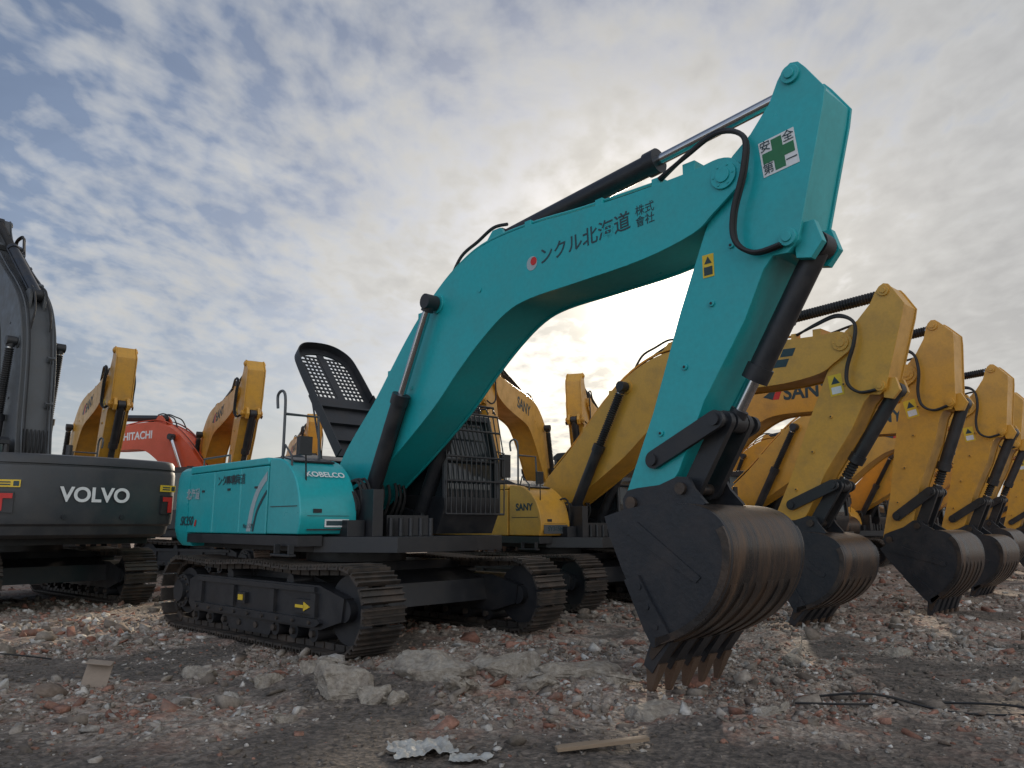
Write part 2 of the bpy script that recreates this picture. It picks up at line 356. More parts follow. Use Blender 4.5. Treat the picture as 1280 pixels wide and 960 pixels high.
    g.prism([(-2.3,1.36),(-2.3,zt+.12),(-2.15,zt+.2),(-.75,zt+.2),(-.45,zt+.1),(-.4,1.36)],-.555,.555,st.get('hood',BLACK))
    P=[(.46,1.37),(.46,zt-.02),(.50,zt)]+cr([(.50,zt),(.80,zt-.03),(1.02,zt-.13),(1.2,zt-.30),(1.31,zt-.52),(1.36,zt-.72)],4)[1:]+[(1.36,1.50),(1.31,1.37)]
    g.prism(P,-1.60,-.78,body)
    obj('engine_housing',g.mesh('engine_housing'),E,None,.022)
    gd=MB()
    gd.box(.6,.95,-1.5,-.9,zt-.02,zt-.0,BLACK,T(0,0,-.015)@T(.8,0,zt)@RY(12)@T(-.8,0,-zt))
    gd.box(.55,1.28,-1.606,-1.6,1.72,1.73,BLACK)
    gd.box(1.362,1.368,-1.5,-.9,1.60,1.605,BLACK); gd.box(1.362,1.37,-1.42,-1.3,1.64,1.69,BLACK)
    gd.box(1.362,1.368,-1.5,-.9,1.42,1.44,BLACK)
    for i in range(9): gd.box(-.95+i*.045,-.93+i*.045,-1.606,-1.6,zt-.28,zt-.18,BLACK)
    for x in (-1.8,-.85,.05): gd.box(x,x+.09,-1.612,-1.6,1.98,2.01,BLACK)
    hr=cr([(.62,-1.5,zt-.2),(.62,-1.5,zt+.5),(.60,-1.5,zt+.84),(.50,-1.5,zt+.93),(.38,-1.5,zt+.88),(.40,-1.5,zt+.7)],5)
    gd.tube(hr,.02,MGREY,8)
    gd.tube([(.62,-1.5,zt+.6),(.62,-1.0,zt+.6),(.62,-.95,zt-.1)],.02,MGREY,8)
    gd.tube([(1.0,-1.55,zt-.25),(1.0,-1.56,zt+.0),(.8,-1.56,zt+.16),(.72,-1.56,zt-.08)],.015,MGREY,8)
    gd.cyl((-1.4,-.2,zt+.2),(-1.4,-.2,zt+.55),.06,BLACK,16)
    for i in range(5): gd.cyl((-2.2+i*.45,-.62,zt+.025),(-2.2+i*.45,-.62,zt+.06),.02,BLACK,8)
    gd.tube([(-2.2,-1.45,zt+.02),(-2.2,-1.45,zt+.16),(-1.2,-1.45,zt+.16),(-1.2,-1.45,zt+.02)],.014,MGREY,6)
    obj('handrails_and_trim',gd.mesh('trim'),E)
    obj('counterweight',cw_mesh(st['cw'],st.get('cwt',2.40),st.get('cwb',1.16),1.60,st.get('lid',0)),E,None)
    c=MB(); cc=st.get('cab',BLACK); x0,x1,y0,y1=-.28,1.52,.50,1.56; zb,ztc=1.36,3.10
    side=[(x0,zb),(x1-.12,zb),(x1+.06,zb+.35),(x1+.02,zb+1.05),(x1-.22,ztc),(x0,ztc)]
    c.prism(inset(side,.05),y0+.05,y1-.05,GLS)
    c.prism([(x0,zb),(x1-.12,zb),(x1+.065,zb+.36),(x1+.06,zb+.52),(x0,zb+.62)],y0,y1,cc)
    c.prism([(x0-.03,ztc-.06),(x1-.16,ztc-.06),(x1-.2,ztc+.03),(x1-.4,ztc+.09),(x0+.1,ztc+.09),(x0-.03,ztc+.02)],y0-.01,y1+.01,cc)
    for y in(y0+.035,y1-.035):
        c.tube([(x1+.03,y,zb+.5),(x1+.01,y,zb+1.05),(x1-.2,y,ztc-.03)],.045,cc,8)
        c.tube([(x0+.04,y,zb+.5),(x0+.04,y,ztc-.03)],.06,cc,8)
        c.tube([(.55,y,zb+.5),(.50,y,ztc-.03)],.04,cc,8)
    c.tube([(x1+.02,y0+.03,zb+1.05),(x1+.02,y1-.03,zb+1.05)],.02,cc,8)
    c.box(x0-.005,x0+.03,y0+.02,y1-.02,zb,zb+1.0,cc)
    if st.get('guard'):
        xg=x1+.13
        for i in range(13):
            y=y0-.02+i*(y1-y0+.04)/12
            c.tube([(xg,y,zb+.28),(xg,y,zb+1.1),(xg-.16,y,ztc+.02)],.011,BLACK,6)
        for zz in(zb+.28,zb+.75,zb+1.1,zb+1.5,ztc+.02):
            xx=xg if zz<=zb+1.1 else xg-.16*(zz-zb-1.1)/(ztc+.02-zb-1.1)
            c.tube([(xx,y0-.02,zz),(xx,y1+.02,zz)],.018,BLACK,6)
        for i in range(8):
            y=y0+.03+i*(y1-y0-.06)/7; c.tube([(x0+.1,y,ztc+.17),(x1-.1,y,ztc+.17),(x1-.02,y,ztc+.05)],.013,BLACK,6)
        for x in(x0+.1,.5,x1-.1): c.tube([(x,y0,ztc+.08),(x,y0,ztc+.17),(x,y1,ztc+.17),(x,y1,ztc+.08)],.018,BLACK,6)
    c.box(x1-.3,x1-.18,y0+.1,y0+.28,ztc+.09,ztc+.2,BLACK)
    c.box(1.5,1.56,1.62,1.80,2.2,2.55,BLACK); c.tube([(1.45,1.56,2.6),(1.53,1.7,2.56)],.012,BLACK,6)
    c.tube([(1.2,-1.45,zt-.35),(1.25,-1.5,zt+.05)],.012,BLACK,6); c.box(1.22,1.27,-1.6,-1.42,zt+.0,zt+.24,BLACK)
    if st.get('beacon'):
        c.cyl((-.1,1.3,ztc+.08),(-.1,1.3,ztc+.25),.07,ORG,14); c.box(-.31,-.285,.6,1.5,2.5,2.62,YD)
    obj('cab',c.mesh('cab'),E,None,.008)
    return E,MBm,MA
KOB=dict(body=TEAL,boom=TEAL,cw=TEAL,guard=True)
SAN=dict(body=YEL,boom=YEL,cw=GREY,coil=True,side=YEL)
SAN2=dict(body=YEL2,boom=YEL2,cw=GREY,coil=True)
VOL=dict(body=GREY,boom=MGREY,cw=GREY,coil=True,cwt=2.66,cwb=1.26,zt=2.45,beacon=True,side=MGREY,lid=1)
HIT=dict(body=ORG,boom=ORG,cw=ORG,cab=GREY,zt=2.5)
def hyaw(hx,hy): return math.degrees(math.atan2(hy,hx))
YK=-47.03
TMk=T(.12,0,0)@Matrix.Diagonal((1.03,1,1,1))
E,MBm,MA=excavator(-2.4,11.8,YK,KOB,trel=4.2,hw=1.76,TM=TMk)
FR=RX(90)
text('ンクル北海道',E,MBm@T(5.0,-.338,4.52)@RY(-3)@FR,.22,DK,off=.002)
text('株式\n會社',E,MBm@T(5.84,-.338,4.56)@RY(-1)@FR,.12,DK)
d=MB(); d.cyl((4.22,-.339,4.46),(4.22,-.336,4.46),.085,SILV,24); d.cyl((4.25,-.341,4.48),(4.25,-.338,4.48),.05,RED,20)
obj('boom_badge',d.mesh('badge'),E,MBm)
s=MB(); M=T(7.26,-.272,4.72)@RY(-6)
s.box(-.17,.17,-.003,0,-.17,.17,WHITE,M); s.box(-.05,.05,-.006,-.003,-.15,.15,GRN,M); s.box(-.15,.15,-.0065,-.0035,-.05,.05,GRN,M)
obj('safety_sticker',s.mesh('sticker'),E,MA)
for ch,dx,dz in(('安',-.11,.11),('全',.11,.11),('第',-.11,-.11),('一',.11,-.11)):
    text(ch,E,MA@M@T(dx,-.008,dz)@FR,.11,DK)
s=MB(); M=T(6.50,-.272,3.87)
s.box(-.06,.06,-.003,0,-.11,.11,YD,M); s.prism([(-.04,.02),(.04,.02),(0,.09)],-.006,-.003,DK,M); s.box(-.045,.045,-.006,-.003,-.09,-.01,DK,M)
obj('warning_sticker',s.mesh('sticker'),E,MA)
text('SK350',E,T(-2.36,-1.61,1.54)@FR,.20,DK,shear=.3,off=.002)
text('8',E,T(-2.0,-1.61,1.51)@FR,.14,RED,shear=.3,off=.004)
text('ンクル北海道',E,T(-.75,-1.606,2.12)@FR,.16,DK,off=.001)
text('北海道',E,T(-2.15,-1.61,1.95)@FR,.18,SILV,off=.004)
text('KOBELCO',E,T(1.175,-1.16,2.37-.235)@RZ(90)@RX(48),.125,WHITE,off=.003)
text('No.1509',E,T(-.1,-1.606,1.47)@FR,.09,DK)
s=MB(); s.box(1.362,1.368,-1.25,-.9,1.46,1.56,WHITE); s.box(1.3685,1.37,-1.23,-.92,1.48,1.54,DK); obj('name_plate',s.mesh('plate'),E)
sw=MB()
A=cr([(-.15,1.40),(-.05,1.72),(.12,1.98),(.41,2.2)],6);B=cr([(.41,2.08),(.20,1.92),(.06,1.70),(-.02,1.40)],6)
sw.prism(A+B,-1.606,-1.601,SILV)
A=cr([(.02,1.40),(.12,1.66),(.25,1.82),(.41,1.95)],6);B=cr([(.41,1.90),(.28,1.78),(.16,1.64),(.07,1.40)],6)
sw.prism(A+B,-1.606,-1.601,DK); obj('swoosh_decal',sw.mesh('swoosh'),E)
hd=MB()
HM=T(.0,.25,2.5)@RY(-(180-48))
W=.56
def slab(x0,x1,u0,u1,t0=-.015,t1=.015): hd.box(u0,u1,x0,x1,t0,t1,BLACK,HM)
def poly(P,t0,t1,M=HM): hd.zprism(P,t0,t1,BLACK,M)
slab(-W,W,0,1.40)
arc=cr([(1.40,-W),(2.1,-W+.01),(2.45,-W+.05),(2.66,-W+.2),(2.74,-.15),(2.75,.15),(2.66,W-.2),(2.45,W-.05),(2.1,W-.01),(1.40,W)],5)
arci=cr([(1.40,-W+.10),(2.1,-W+.10),(2.38,-W+.14),(2.52,-W+.26),(2.58,-.12),(2.59,.12),(2.52,W-.26),(2.38,W-.14),(2.1,W-.10),(1.40,W-.10)],5)
for i in range(len(arc)-1): poly([arc[i],arc[i+1],arci[i+1],arci[i]],-.015,.015)
for i in range(len(arc)-1):
    a_,b2=arc[i],arc[i+1]; m_=[(a_[0],a_[1]),(b2[0],b2[1]),(b2[0]*.992+1.2*.008,b2[1]*.97),(a_[0]*.992+1.2*.008,a_[1]*.97)]
    poly(m_,-.15,-.015)
slab(-.06,.06,1.40,2.58)
for i in range(1,12):
    u=1.40+i*.098; e=W-.08 if u<2.3 else (W-.12 if u<2.45 else W-.22)
    slab(-e,e,u-.014,u+.014,-.01,.01)
for i in range(1,12):
    y=-W+.09+i*(2*W-.18)/12; slab(y-.013,y+.013,1.40,2.5 if abs(y)<.38 else 2.3,-.009,.009)
for y0 in(-W-.02,W): hd.box(0,1.42,y0,y0+.02,-.16,.02,BLACK,HM)
for u in(.3,.7,1.1): hd.box(u,u+.04,-W,W,-.07,-.015,BLACK,HM)
hd.tube([(-.5,-.3,2.5),HM@Vector((1.3,-W,0))],.015,BLACK,6); hd.tube([(-.5,.8,2.5),HM@Vector((1.3,W,0))],.015,BLACK,6)
obj('open_engine_hood',hd.mesh('open_engine_hood'),E,None)
s=MB()
Mt=RZ(4.2)
s.box(1.3,1.50,-1.74,-1.725,.51,.545,YD,Mt); s.prism([(1.48,.475),(1.61,.528),(1.48,.58)],-1.74,-1.725,YD,Mt); s.box(-.10,.01,-1.74,-1.725,.51,.58,YD,Mt)
s.box(1.25,1.7,-1.727,-1.66,.45,.61,BLACK,Mt); s.box(-.13,.06,-1.727,-1.66,.47,.61,BLACK,Mt)
obj('track_stickers',s.mesh('stickers'),E)

def sany(Cx,Cy,yaw,lab=True,st=SAN,left=False,**k):
    E,a,b=excavator(Cx,Cy,yaw,st,hw=1.6,scale=.94,**k)
    if lab:
        text('SANY',E,a@T(4.75,-.338,4.50)@RY(-1)@FR,.42,DK,off=.012)
        if left: text('SANY',E,a@T(4.4,.338,4.50)@RZ(180)@FR,.46,DK,off=.012)
        t=MB(); t.prism([(3.95,4.38),(4.12,4.38),(4.22,4.66),(4.12,4.66)],-.339,-.336,RED); t.prism([(3.75,4.45),(3.98,4.38),(4.08,4.66)],-.3395,-.3365,DK); obj('logo_decal',t.mesh('logo'),E,a)
        s=MB(); M=T(6.62,-.272,4.0); s.box(-.11,.11,-.003,0,-.17,.17,YD,M); s.prism([(-.07,.02),(.07,.02),(0,.14)],-.006,-.003,DK,M); s.box(-.08,.08,-.006,-.003,-.14,-.03,WHITE,M); obj('warning_sticker',s.mesh('sticker'),E,b)
    else:
        t=MB()
        for i in range(3):
            for j in range(2): 
                x=5.0+i*.3+j*.12; z=4.38+j*.17; t.prism([(x,z),(x+.22,z),(x+.28,z+.13),(x+.06,z+.13)],-.339,-.336,DK)
        obj('logo_decal',t.mesh('logo'),E,a)
        s=MB(); M=T(6.62,-.272,4.0)@RY(-8); s.box(-.11,.11,-.003,0,-.17,.17,YD,M); s.prism([(-.07,.02),(.07,.02),(0,.14)],-.006,-.003,DK,M); s.box(-.08,.08,-.006,-.003,-.14,-.03,WHITE,M); obj('warning_sticker',s.mesh('sticker'),E,b)
    text('SANY',E,T(.9,-1.606,1.92)@FR,.19,DK,off=.006); text('SY365H',E,T(1.374,-1.2,1.50)@RZ(90)@FR,.13,DK,off=.003)
    s=MB(); s.box(1.362,1.371,-1.52,-.86,1.41,1.58,MGREY); obj('model_plate',s.mesh('plate'),E)
    return E
sany(.75,16.1,YK,lab=False,db=-2,da=0,dk=0)
sany(2.95,18.5,YK,db=-2,da=13,dk=4)
sany(6.05,22.0,YK,db=-2.5,da=10)
sany(9.2,26.2,YK,db=-1,da=7,dk=-4)
sany(12.6,30.4,YK+2,db=-3,da=11)
sany(8.0,32.5,YK,st=SAN2,db=2,da=-4); sany(15.5,34.6,YK,st=SAN2,db=0,da=0)
sany(18.5,38.5,YK,st=SAN2,db=-2,da=4)
sany(22,43,YK,st=SAN2,db=0,da=2)
sany(1.35,25.2,hyaw(-.35,-.94),db=8,left=True)
sany(4.1,30.0,hyaw(-.33,-.95),db=9,left=True)
sany(-.6,35.,hyaw(-.1,-.99),db=5,st=SAN2,left=True)
sany(6.6,34.5,hyaw(-.3,-.95),db=8,st=SAN2,left=True)
sany(9.8,40,hyaw(-.3,-.95),db=10,st=SAN,left=True)
sany(-14.2,24.8,hyaw(.62,-.78),db=8,da=-4)
sany(-10.9,26.8,hyaw(.55,-.83),db=8,da=-4)
sany(-9.9,33.8,hyaw(.4,-.9),db=2)
E,a,b=excavator(-8.7,24.4,hyaw(-.9,.43),HIT,db=-1,da=0)
text('HITACHI',E,a@T(4.2,.338,4.5)@RZ(180)@FR,.36,WHITE,off=.01)
hv=hyaw(-.76,.65)
E,a,b=excavator(-9.75,15.6,hv,VOL,db=38,da=-30,dk=-20,trel=180,hw=1.6)
text('VOLVO',E,T(-3.388,0,1.98)@RZ(-90)@RX(90),.34,WHITE,off=.010)
s=MB()
for y in(-1.32,1.32):
    sg=1 if y>0 else -1
    M=T(-3.19,y,0)@RZ(sg*-22)
    s.box(-.03,.015,-.13,.13,1.68,2.02,BLACK,M)
    s.box(-.045,-.03,-.11*1,.11,1.91,1.99,RED,M); s.box(-.045,-.03,(-.11 if sg<0 else .02),(-.02 if sg<0 else .11),1.71,1.91,RED,M)
    s.box(-.015,.01,-.2,.16,2.09,2.21,YD,M); s.box(-.02,-.014,-.18,-.1,2.11,2.19,DK,M); s.box(-.02,-.014,-.06,.12,2.12,2.14,DK,M); s.box(-.02,-.014,-.06,.12,2.16,2.18,DK,M)
for y in (-1.9/2,1.9/2): s.cyl((-3.37,y*.5,1.62),(-3.33,y*.5,1.62),.04,BLACK,14)
obj('tail_lamps_and_stickers',s.mesh('lamps'),E)
# ------------------------------------------------------------------ ground
tab=rng.random((256,256))
def vn(x,y,sd=0):
    x=x+sd*17.31;y=y+sd*9.77
    xi=np.floor(x).astype(int);yi=np.floor(y).astype(int);fx=x-xi;fy=y-yi
    fx=fx*fx*(3-2*fx);fy=fy*fy*(3-2*fy)
    g=lambda i,j:tab[(xi+i)&255,(yi+j)&255]
    return (g(0,0)*(1-fx)+g(1,0)*fx)*(1-fy)+(g(0,1)*(1-fx)+g(1,1)*fx)*fy
def fb(x,y,o,sd=0):
    s=0;a=.5;t=0
    for i in range(o): s=s+a*vn(x*2**i,y*2**i,sd+i);t+=a;a*=.5
    return s/t
def rubden(x,y):
    d=fb(x/1.3,y/1.3,4,3)
    base=np.clip((y-5.5-.35*np.sin(x*.9)+(x>1.5)*.7)/1.3,0,1)
    return np.clip(base*np.clip((d-.31)*4.5,0,1),0,1)
def hgt(x,y):
    near=np.clip(1-(np.hypot(x,y-8)-14)/30,.15,1)
    h=.13*(fb(x/2.6,y/2.6,3,1)-.5)
    rd=rubden(x,y)
    h=h+near*((.035+.12*rd)*(fb(x/.5,y/.5,4,5)-.45)+(.02+.045*rd)*(fb(x/.13,y/.13,4,8)-.5))
    h=h+.15*np.exp(-((y-7.35+.15*x)/.5)**2)*np.exp(-((x+.4)/2.1)**4)
    h=h+.10*np.exp(-((y-6.0)/.3)**2-((x-1.7)/.6)**2)-.05*np.exp(-((y-7.3)/.6)**2-((x-1.9)/.7)**2)
    return h-.02
def growth(a,b,s,g):
    o=[a]
    while o[-1]<b: o.append(o[-1]+s); s*=g
    return o
xs=np.array([-v for v in growth(8,500,.06,1.12)[1:]][::-1]+list(np.arange(-8,9,.036))+growth(9,500,.06,1.12)[0:])
ys=np.array([4.6-v for v in growth(0,60,.3,1.5)[1:]][::-1]+list(np.arange(4.6,12,.03))+growth(12.01,700,.04,1.04))
X,Y=np.meshgrid(xs,ys); Z=hgt(X,Y); nx,ny=len(xs),len(ys)
me=bpy.data.meshes.new('ground'); me.vertices.add(nx*ny); me.vertices.foreach_set('co',np.stack([X,Y,Z],-1).ravel())
ii=np.arange((ny-1)*(nx-1)); r_,c_=ii//(nx-1),ii%(nx-1); a0=r_*nx+c_
q=np.stack([a0,a0+1,a0+nx+1,a0+nx],-1).ravel()
me.loops.add(len(q)); me.loops.foreach_set('vertex_index',q); me.polygons.add(len(ii)); me.polygons.foreach_set('loop_start',ii*4)
me.update(calc_edges=True); me.polygons.foreach_set('use_smooth',[True]*len(ii))
at=me.attributes.new('rub','FLOAT','POINT'); at.data.foreach_set('value',rubden(X,Y).ravel().astype(np.float32))
g,nt,b=newmat('rubble_soil'); L=nt.links
ge=N(nt,'ShaderNodeNewGeometry'); a1=N(nt,'ShaderNodeAttribute'); a1.attribute_name='rub'
n1=N(nt,'ShaderNodeTexNoise',Scale=.9,Detail=8.,Roughness=.7);n2=N(nt,'ShaderNodeTexNoise',Scale=14.,Detail=6.,Roughness=.75);n3=N(nt,'ShaderNodeTexNoise',Scale=2.3,Detail=5.,Roughness=.7)
vo=N(nt,'ShaderNodeTexVoronoi',Scale=26.)
for n in(n1,n2,n3,vo): L.new(ge.outputs['Position'],n.inputs['Vector'])
c1=mixc(nt,ramp(nt,n2.outputs[0],.35,.7),(.070,.060,.052),(.22,.185,.155))
c2=mixc(nt,ramp(nt,n2.outputs[0],.38,.66),(.20,.155,.12),(.48,.42,.36))
c3=mixc(nt,ramp(nt,n3.outputs[0],.48,.66),c2,(.32,.19,.14))
cc=mixc(nt,ramp(nt,vo.outputs['Color'],.1,.9),(.65,.65,.65),(1.3,1.25,1.2))
mk=N(nt,'ShaderNodeMath',operation='ADD'); L.new(a1.outputs['Fac'],mk.inputs[0]); 
m2=N(nt,'ShaderNodeMath',operation='SUBTRACT'); L.new(n1.outputs[0],m2.inputs[0]); m2.inputs[1].default_value=.5; L.new(m2.outputs[0],mk.inputs[1])
c4=mixc(nt,ramp(nt,mk.outputs[0],.0,.6),c1,c3); c5=mixc(nt,1.,c4,cc,'MULTIPLY')
L.new(c5,b.inputs['Base Color']); b.inputs['Roughness'].default_value=.9; b.inputs['Specular IOR Level'].default_value=.25
ad=N(nt,'ShaderNodeMath',operation='ADD'); L.new(n2.outputs[0],ad.inputs[0]); L.new(vo.outputs['Distance'],ad.inputs[1])
bp_=N(nt,'ShaderNodeBump',Strength=.8,Distance=.03); L.new(ad.outputs[0],bp_.inputs['Height']); L.new(bp_.outputs[0],b.inputs['Normal'])
me.materials.append(g); go=bpy.data.objects.new('ground',me); col.objects.link(go)
# ------------------------------------------------------------------ rubble
def hull(n,sd,flat):
    rr=np.random.default_rng(sd); bm=bmesh.new()
    for i in range(n):
        v=rr.normal(size=3); v/=np.abs(v).max()**.8*np.linalg.norm(v)**.2; bm.verts.new(Vector(v*np.array([1,.7,flat])))
    r=bmesh.ops.convex_hull(bm,input=bm.verts); bmesh.ops.delete(bm,geom=[v for v in bm.verts if not v.link_faces],context='VERTS')
    bmesh.ops.triangulate(bm,faces=bm.faces); bm.verts.index_update()
    V=np.array([v.co[:] for v in bm.verts]);F=np.array([[v.index for v in f.verts] for f in bm.faces]); bm.free(); return V,F
brk=(np.array([(x,y,z) for x in(-1,1) for y in(-.5,.5) for z in(-.28,.28)],float),np.array([(0,1,3),(0,3,2),(4,6,7),(4,7,5),(0,4,5),(0,5,1),(2,3,7),(2,7,6),(0,2,6),(0,6,4),(1,5,7),(1,7,3)]))
tm=[hull(9+i%5,i,.32+.1*(i%4)) for i in range(14)]+[brk]
pos=[]
def scatter(n,x0,x1,y0,y1,s0,s1,pw,minden):
    x=rng.uniform(x0,x1,n);y=rng.uniform(y0,y1,n); dd=rubden(x,y)*(.25+.75*np.clip((fb(x/.4,y/.4,3,11)-.36)*4.5,0,1))
    k=(rng.random(n)<np.maximum(dd,minden)); x=x[k];y=y[k]
    s=s0+(s1-s0)*rng.random(len(x))**pw; pos.append(np.stack([x,y,s],1))
scatter(56000,-7,9,4.7,10.5,.007,.033,2,.16)
scatter(24000,-9,14,5.2,17,.02,.08,2.4,.03)
scatter(2300,-8,12,6.2,17,.05,.15,2.8,.0)
scatter(10000,-16,30,12,34,.03,.12,2,.1)
Pn=np.concatenate(pos); n=len(Pn); z=hgt(Pn[:,0],Pn[:,1]); ti=rng.integers(0,len(tm),n); RD=rubden(Pn[:,0],Pn[:,1])
VV=[];FF=[];CC=[];o=0
pal=np.array([(.20,.165,.135),(.30,.255,.21),(.42,.37,.32),(.58,.54,.49),(.32,.14,.095),(.38,.19,.135),(.24,.18,.14),(.70,.67,.62)])
pr=np.array([.18,.22,.20,.12,.08,.07,.08,.05]);pr/=pr.sum()
for i in range(n):
    V,F=tm[ti[i]]; s=Pn[i,2]; a,b2,c3_=rng.uniform(0,6.28),rng.normal()*.4,rng.normal()*.4
    ca,sa=math.cos(a),math.sin(a);cb,sb=math.cos(b2),math.sin(b2);cg,sg=math.cos(c3_),math.sin(c3_)
    Rm=np.array([[ca,-sa,0],[sa,ca,0],[0,0,1]])@np.array([[cb,0,sb],[0,1,0],[-sb,0,cb]])@np.array([[1,0,0],[0,cg,-sg],[0,sg,cg]])
    w=(V*s*rng.uniform(.7,1.3,3))@Rm.T+np.array([Pn[i,0],Pn[i,1],z[i]+s*.12]); VV.append(w);FF.append(F+o);o+=len(V)
    cidx=rng.choice(8,p=pr) if ti[i]<14 else rng.choice([4,5,3]); cl=pal[cidx]*rng.uniform(.75,1.2)
    if RD[i]<.1 and rng.random()<.7: cl=np.array([.14,.118,.098])*rng.uniform(.7,1.4)
    cl=cl*.86+np.array([.2,.165,.13])*.14
    CC.append(np.repeat([[*cl,1]],len(V),0))
VV=np.concatenate(VV);FF=np.concatenate(FF);CC=np.concatenate(CC)
me=bpy.data.meshes.new('rubble'); me.vertices.add(len(VV)); me.vertices.foreach_set('co',VV.ravel()); me.loops.add(FF.size); me.loops.foreach_set('vertex_index',FF.ravel()); me.polygons.add(len(FF)); me.polygons.foreach_set('loop_start',np.arange(len(FF))*3); me.update(calc_edges=True)
ca=me.color_attributes.new('Col','FLOAT_COLOR','POINT'); ca.data.foreach_set('color',CC.ravel().astype(np.float32))
def stone(name,usecol,c=(.3,.28,.26)):
    m,nt,b=newmat(name); L=nt.links; ge=N(nt,'ShaderNodeNewGeometry'); n=N(nt,'ShaderNodeTexNoise',Scale=18.,Detail=6.,Roughness=.7); L.new(ge.outputs['Position'],n.inputs['Vector'])
    n2=N(nt,'ShaderNodeTexNoise',Scale=4.,Detail=6.,Roughness=.7); L.new(ge.outputs['Position'],n2.inputs['Vector'])
    if usecol: a=N(nt,'ShaderNodeAttribute'); a.attribute_name='Col'; base=a.outputs['Color']
    else: base=mixc(nt,0.,c,c)
    x=mixc(nt,ramp(nt,n.outputs[0],.3,.7),(.55,.53,.5),(1.15,1.15,1.15)); y=mixc(nt,1.,base,x,'MULTIPLY')
    y=mixc(nt,ramp(nt,n2.outputs[0],.5,.72),y,(.17,.135,.11))
    L.new(y,b.inputs['Base Color']); b.inputs['Roughness'].default_value=.9; b.inputs['Specular IOR Level'].default_value=.25
    bb=N(nt,'ShaderNodeBump',Strength=.7 if usecol else 1.,Distance=.02 if usecol else .04); L.new(n.outputs[0],bb.inputs['Height']); L.new(bb.outputs[0],b.inputs['Normal']); return m
me.materials.append(stone('stone',True)); ro=bpy.data.objects.new('rubble',me); col.objects.link(ro)
SC=stone('broken_concrete',False,(.40,.35,.29))
from mathutils import noise as mn
def H(x,y): return float(hgt(np.array([x]),np.array([y]))[0])
def block(x,y,sx,sy,sz,rz,sd,sink=.3):
    bm=bmesh.new(); rr=random.Random(sd)
    for i in range(26): bm.verts.new((rr.uniform(-1,1)*sx,rr.uniform(-1,1)*sy,rr.uniform(-1,1)*sz))
    bmesh.ops.convex_hull(bm,input=bm.verts); bmesh.ops.delete(bm,geom=[v for v in bm.verts if not v.link_faces],context='VERTS')
    bmesh.ops.bevel(bm,geom=bm.edges[:],offset=.012,segments=1,affect='EDGES')
    bmesh.ops.triangulate(bm,faces=bm.faces); bmesh.ops.subdivide_edges(bm,edges=bm.edges[:],cuts=5,use_grid_fill=True)
    bm.normal_update()
    for v in bm.verts: v.co+=v.normal*(mn.fractal(v.co*6+Vector((sd,0,0)),.8,2,6)*.035)
    me=bpy.data.meshes.new('concrete_block'); bm.to_mesh(me); bm.free(); me.materials.append(SC)
    o=bpy.data.objects.new('concrete_block',me); col.objects.link(o); o.location=(x,y,H(x,y)+sz*sink); o.rotation_euler=(rr.uniform(-.15,.15),rr.uniform(-.15,.15),R(rz))
for p in [(-1.42,7.05,.31,.22,.17,20,1,.35),(-.72,7.35,.46,.3,.13,-10,2,.35),(-.10,7.45,.42,.24,.11,5,3,.35),(.62,7.5,.5,.22,.12,8,4,.35),(1.15,6.45,.26,.2,.08,30,5,0),(-.45,6.95,.17,.12,.08,50,6),(.25,7.1,.22,.15,.08,-30,7,.1),(-1.9,7.9,.2,.16,.12,0,8),(-2.3,7.5,.16,.12,.08,60,9),(2.0,6.45,.16,.12,.07,12,10,0),(-1.05,7.9,.3,.2,.1,70,11),(-3.2,8.3,.18,.15,.08,15,12),(3.1,8.8,.18,.16,.09,15,13),(-1.75,6.3,.10,.08,.06,15,14),(4.6,9.6,.16,.14,.08,45,15),(-1.15,6.85,.15,.12,.1,15,16),(-.95,6.8,.1,.08,.07,75,17),(.9,7.2,.14,.1,.07,15,18)]: block(*p)
WD=mat('weathered_wood',(.28,.20,.13),.8,dirt=.5,scale=4,bump=.3,streak=(1,8,8))
b=MB(); b.box(-.34,.30,-.035,.035,-.012,.014,WD); b.box(-.30,-.02,.04,.08,-.012,.006,WD)
o=obj('wooden_plank',b.mesh('plank'),None,T(.62,5.45,H(.62,5.45)+.045)@RZ(12)@RY(-3),.003)
PAPER=mat('dirty_paper',(.42,.41,.38),.6,dirt=.8,scale=6,bump=.1)
def sheet(name,x,y,sx,sy,rz,amp,m,sd,tilt=0):
    n=40;vs=[];fs=[]
    for i in range(n):
        for j in range(n):
            u=(i/(n-1)-.5)*sx;v=(j/(n-1)-.5)*sy; e=1+.22*mn.noise(Vector((u*9,v*9,sd)))
            vs.append((u*e,v*e,abs(mn.fractal(Vector((u*9,v*9,sd+3)),1,2,3))*amp))
    fs=[(i*n+j,(i+1)*n+j,(i+1)*n+j+1,i*n+j+1) for i in range(n-1) for j in range(n-1)]
    me=bpy.data.meshes.new(name); me.from_pydata(vs,[],fs); me.materials.append(m); o=bpy.data.objects.new(name,me); col.objects.link(o)
    o.location=(x,y,H(x,y)+.02+abs(tilt)*.002); o.rotation_euler=(R(tilt),0,R(rz))
sheet('plastic_bag',-.60,5.48,.42,.34,20,.05,PAPER,1); sheet('plastic_bag',-.27,5.30,.26,.18,-8,.04,PAPER,2)
CB=mat('cardboard',(.27,.21,.16),.85,dirt=.5)
b=MB(); b.box(-.12,.11,-.006,.006,-.05,.25,CB); b.box(-.12,.11,-.10,-.007,-.01,.0,CB,T(0,0,.25)@RX(35))
obj('cardboard_scrap',b.mesh('scrap'),None,T(-3.95,7.65,H(-3.95,7.65))@RZ(14)@RX(-24)@RY(8),.003)
b=MB()
def cable(pts,r=.011): b.tube(cr([(x,y,H(x,y)+.035+.03*math.sin(i*2.1)) for i,(x,y) in enumerate(pts)],6),r,RUB,6)
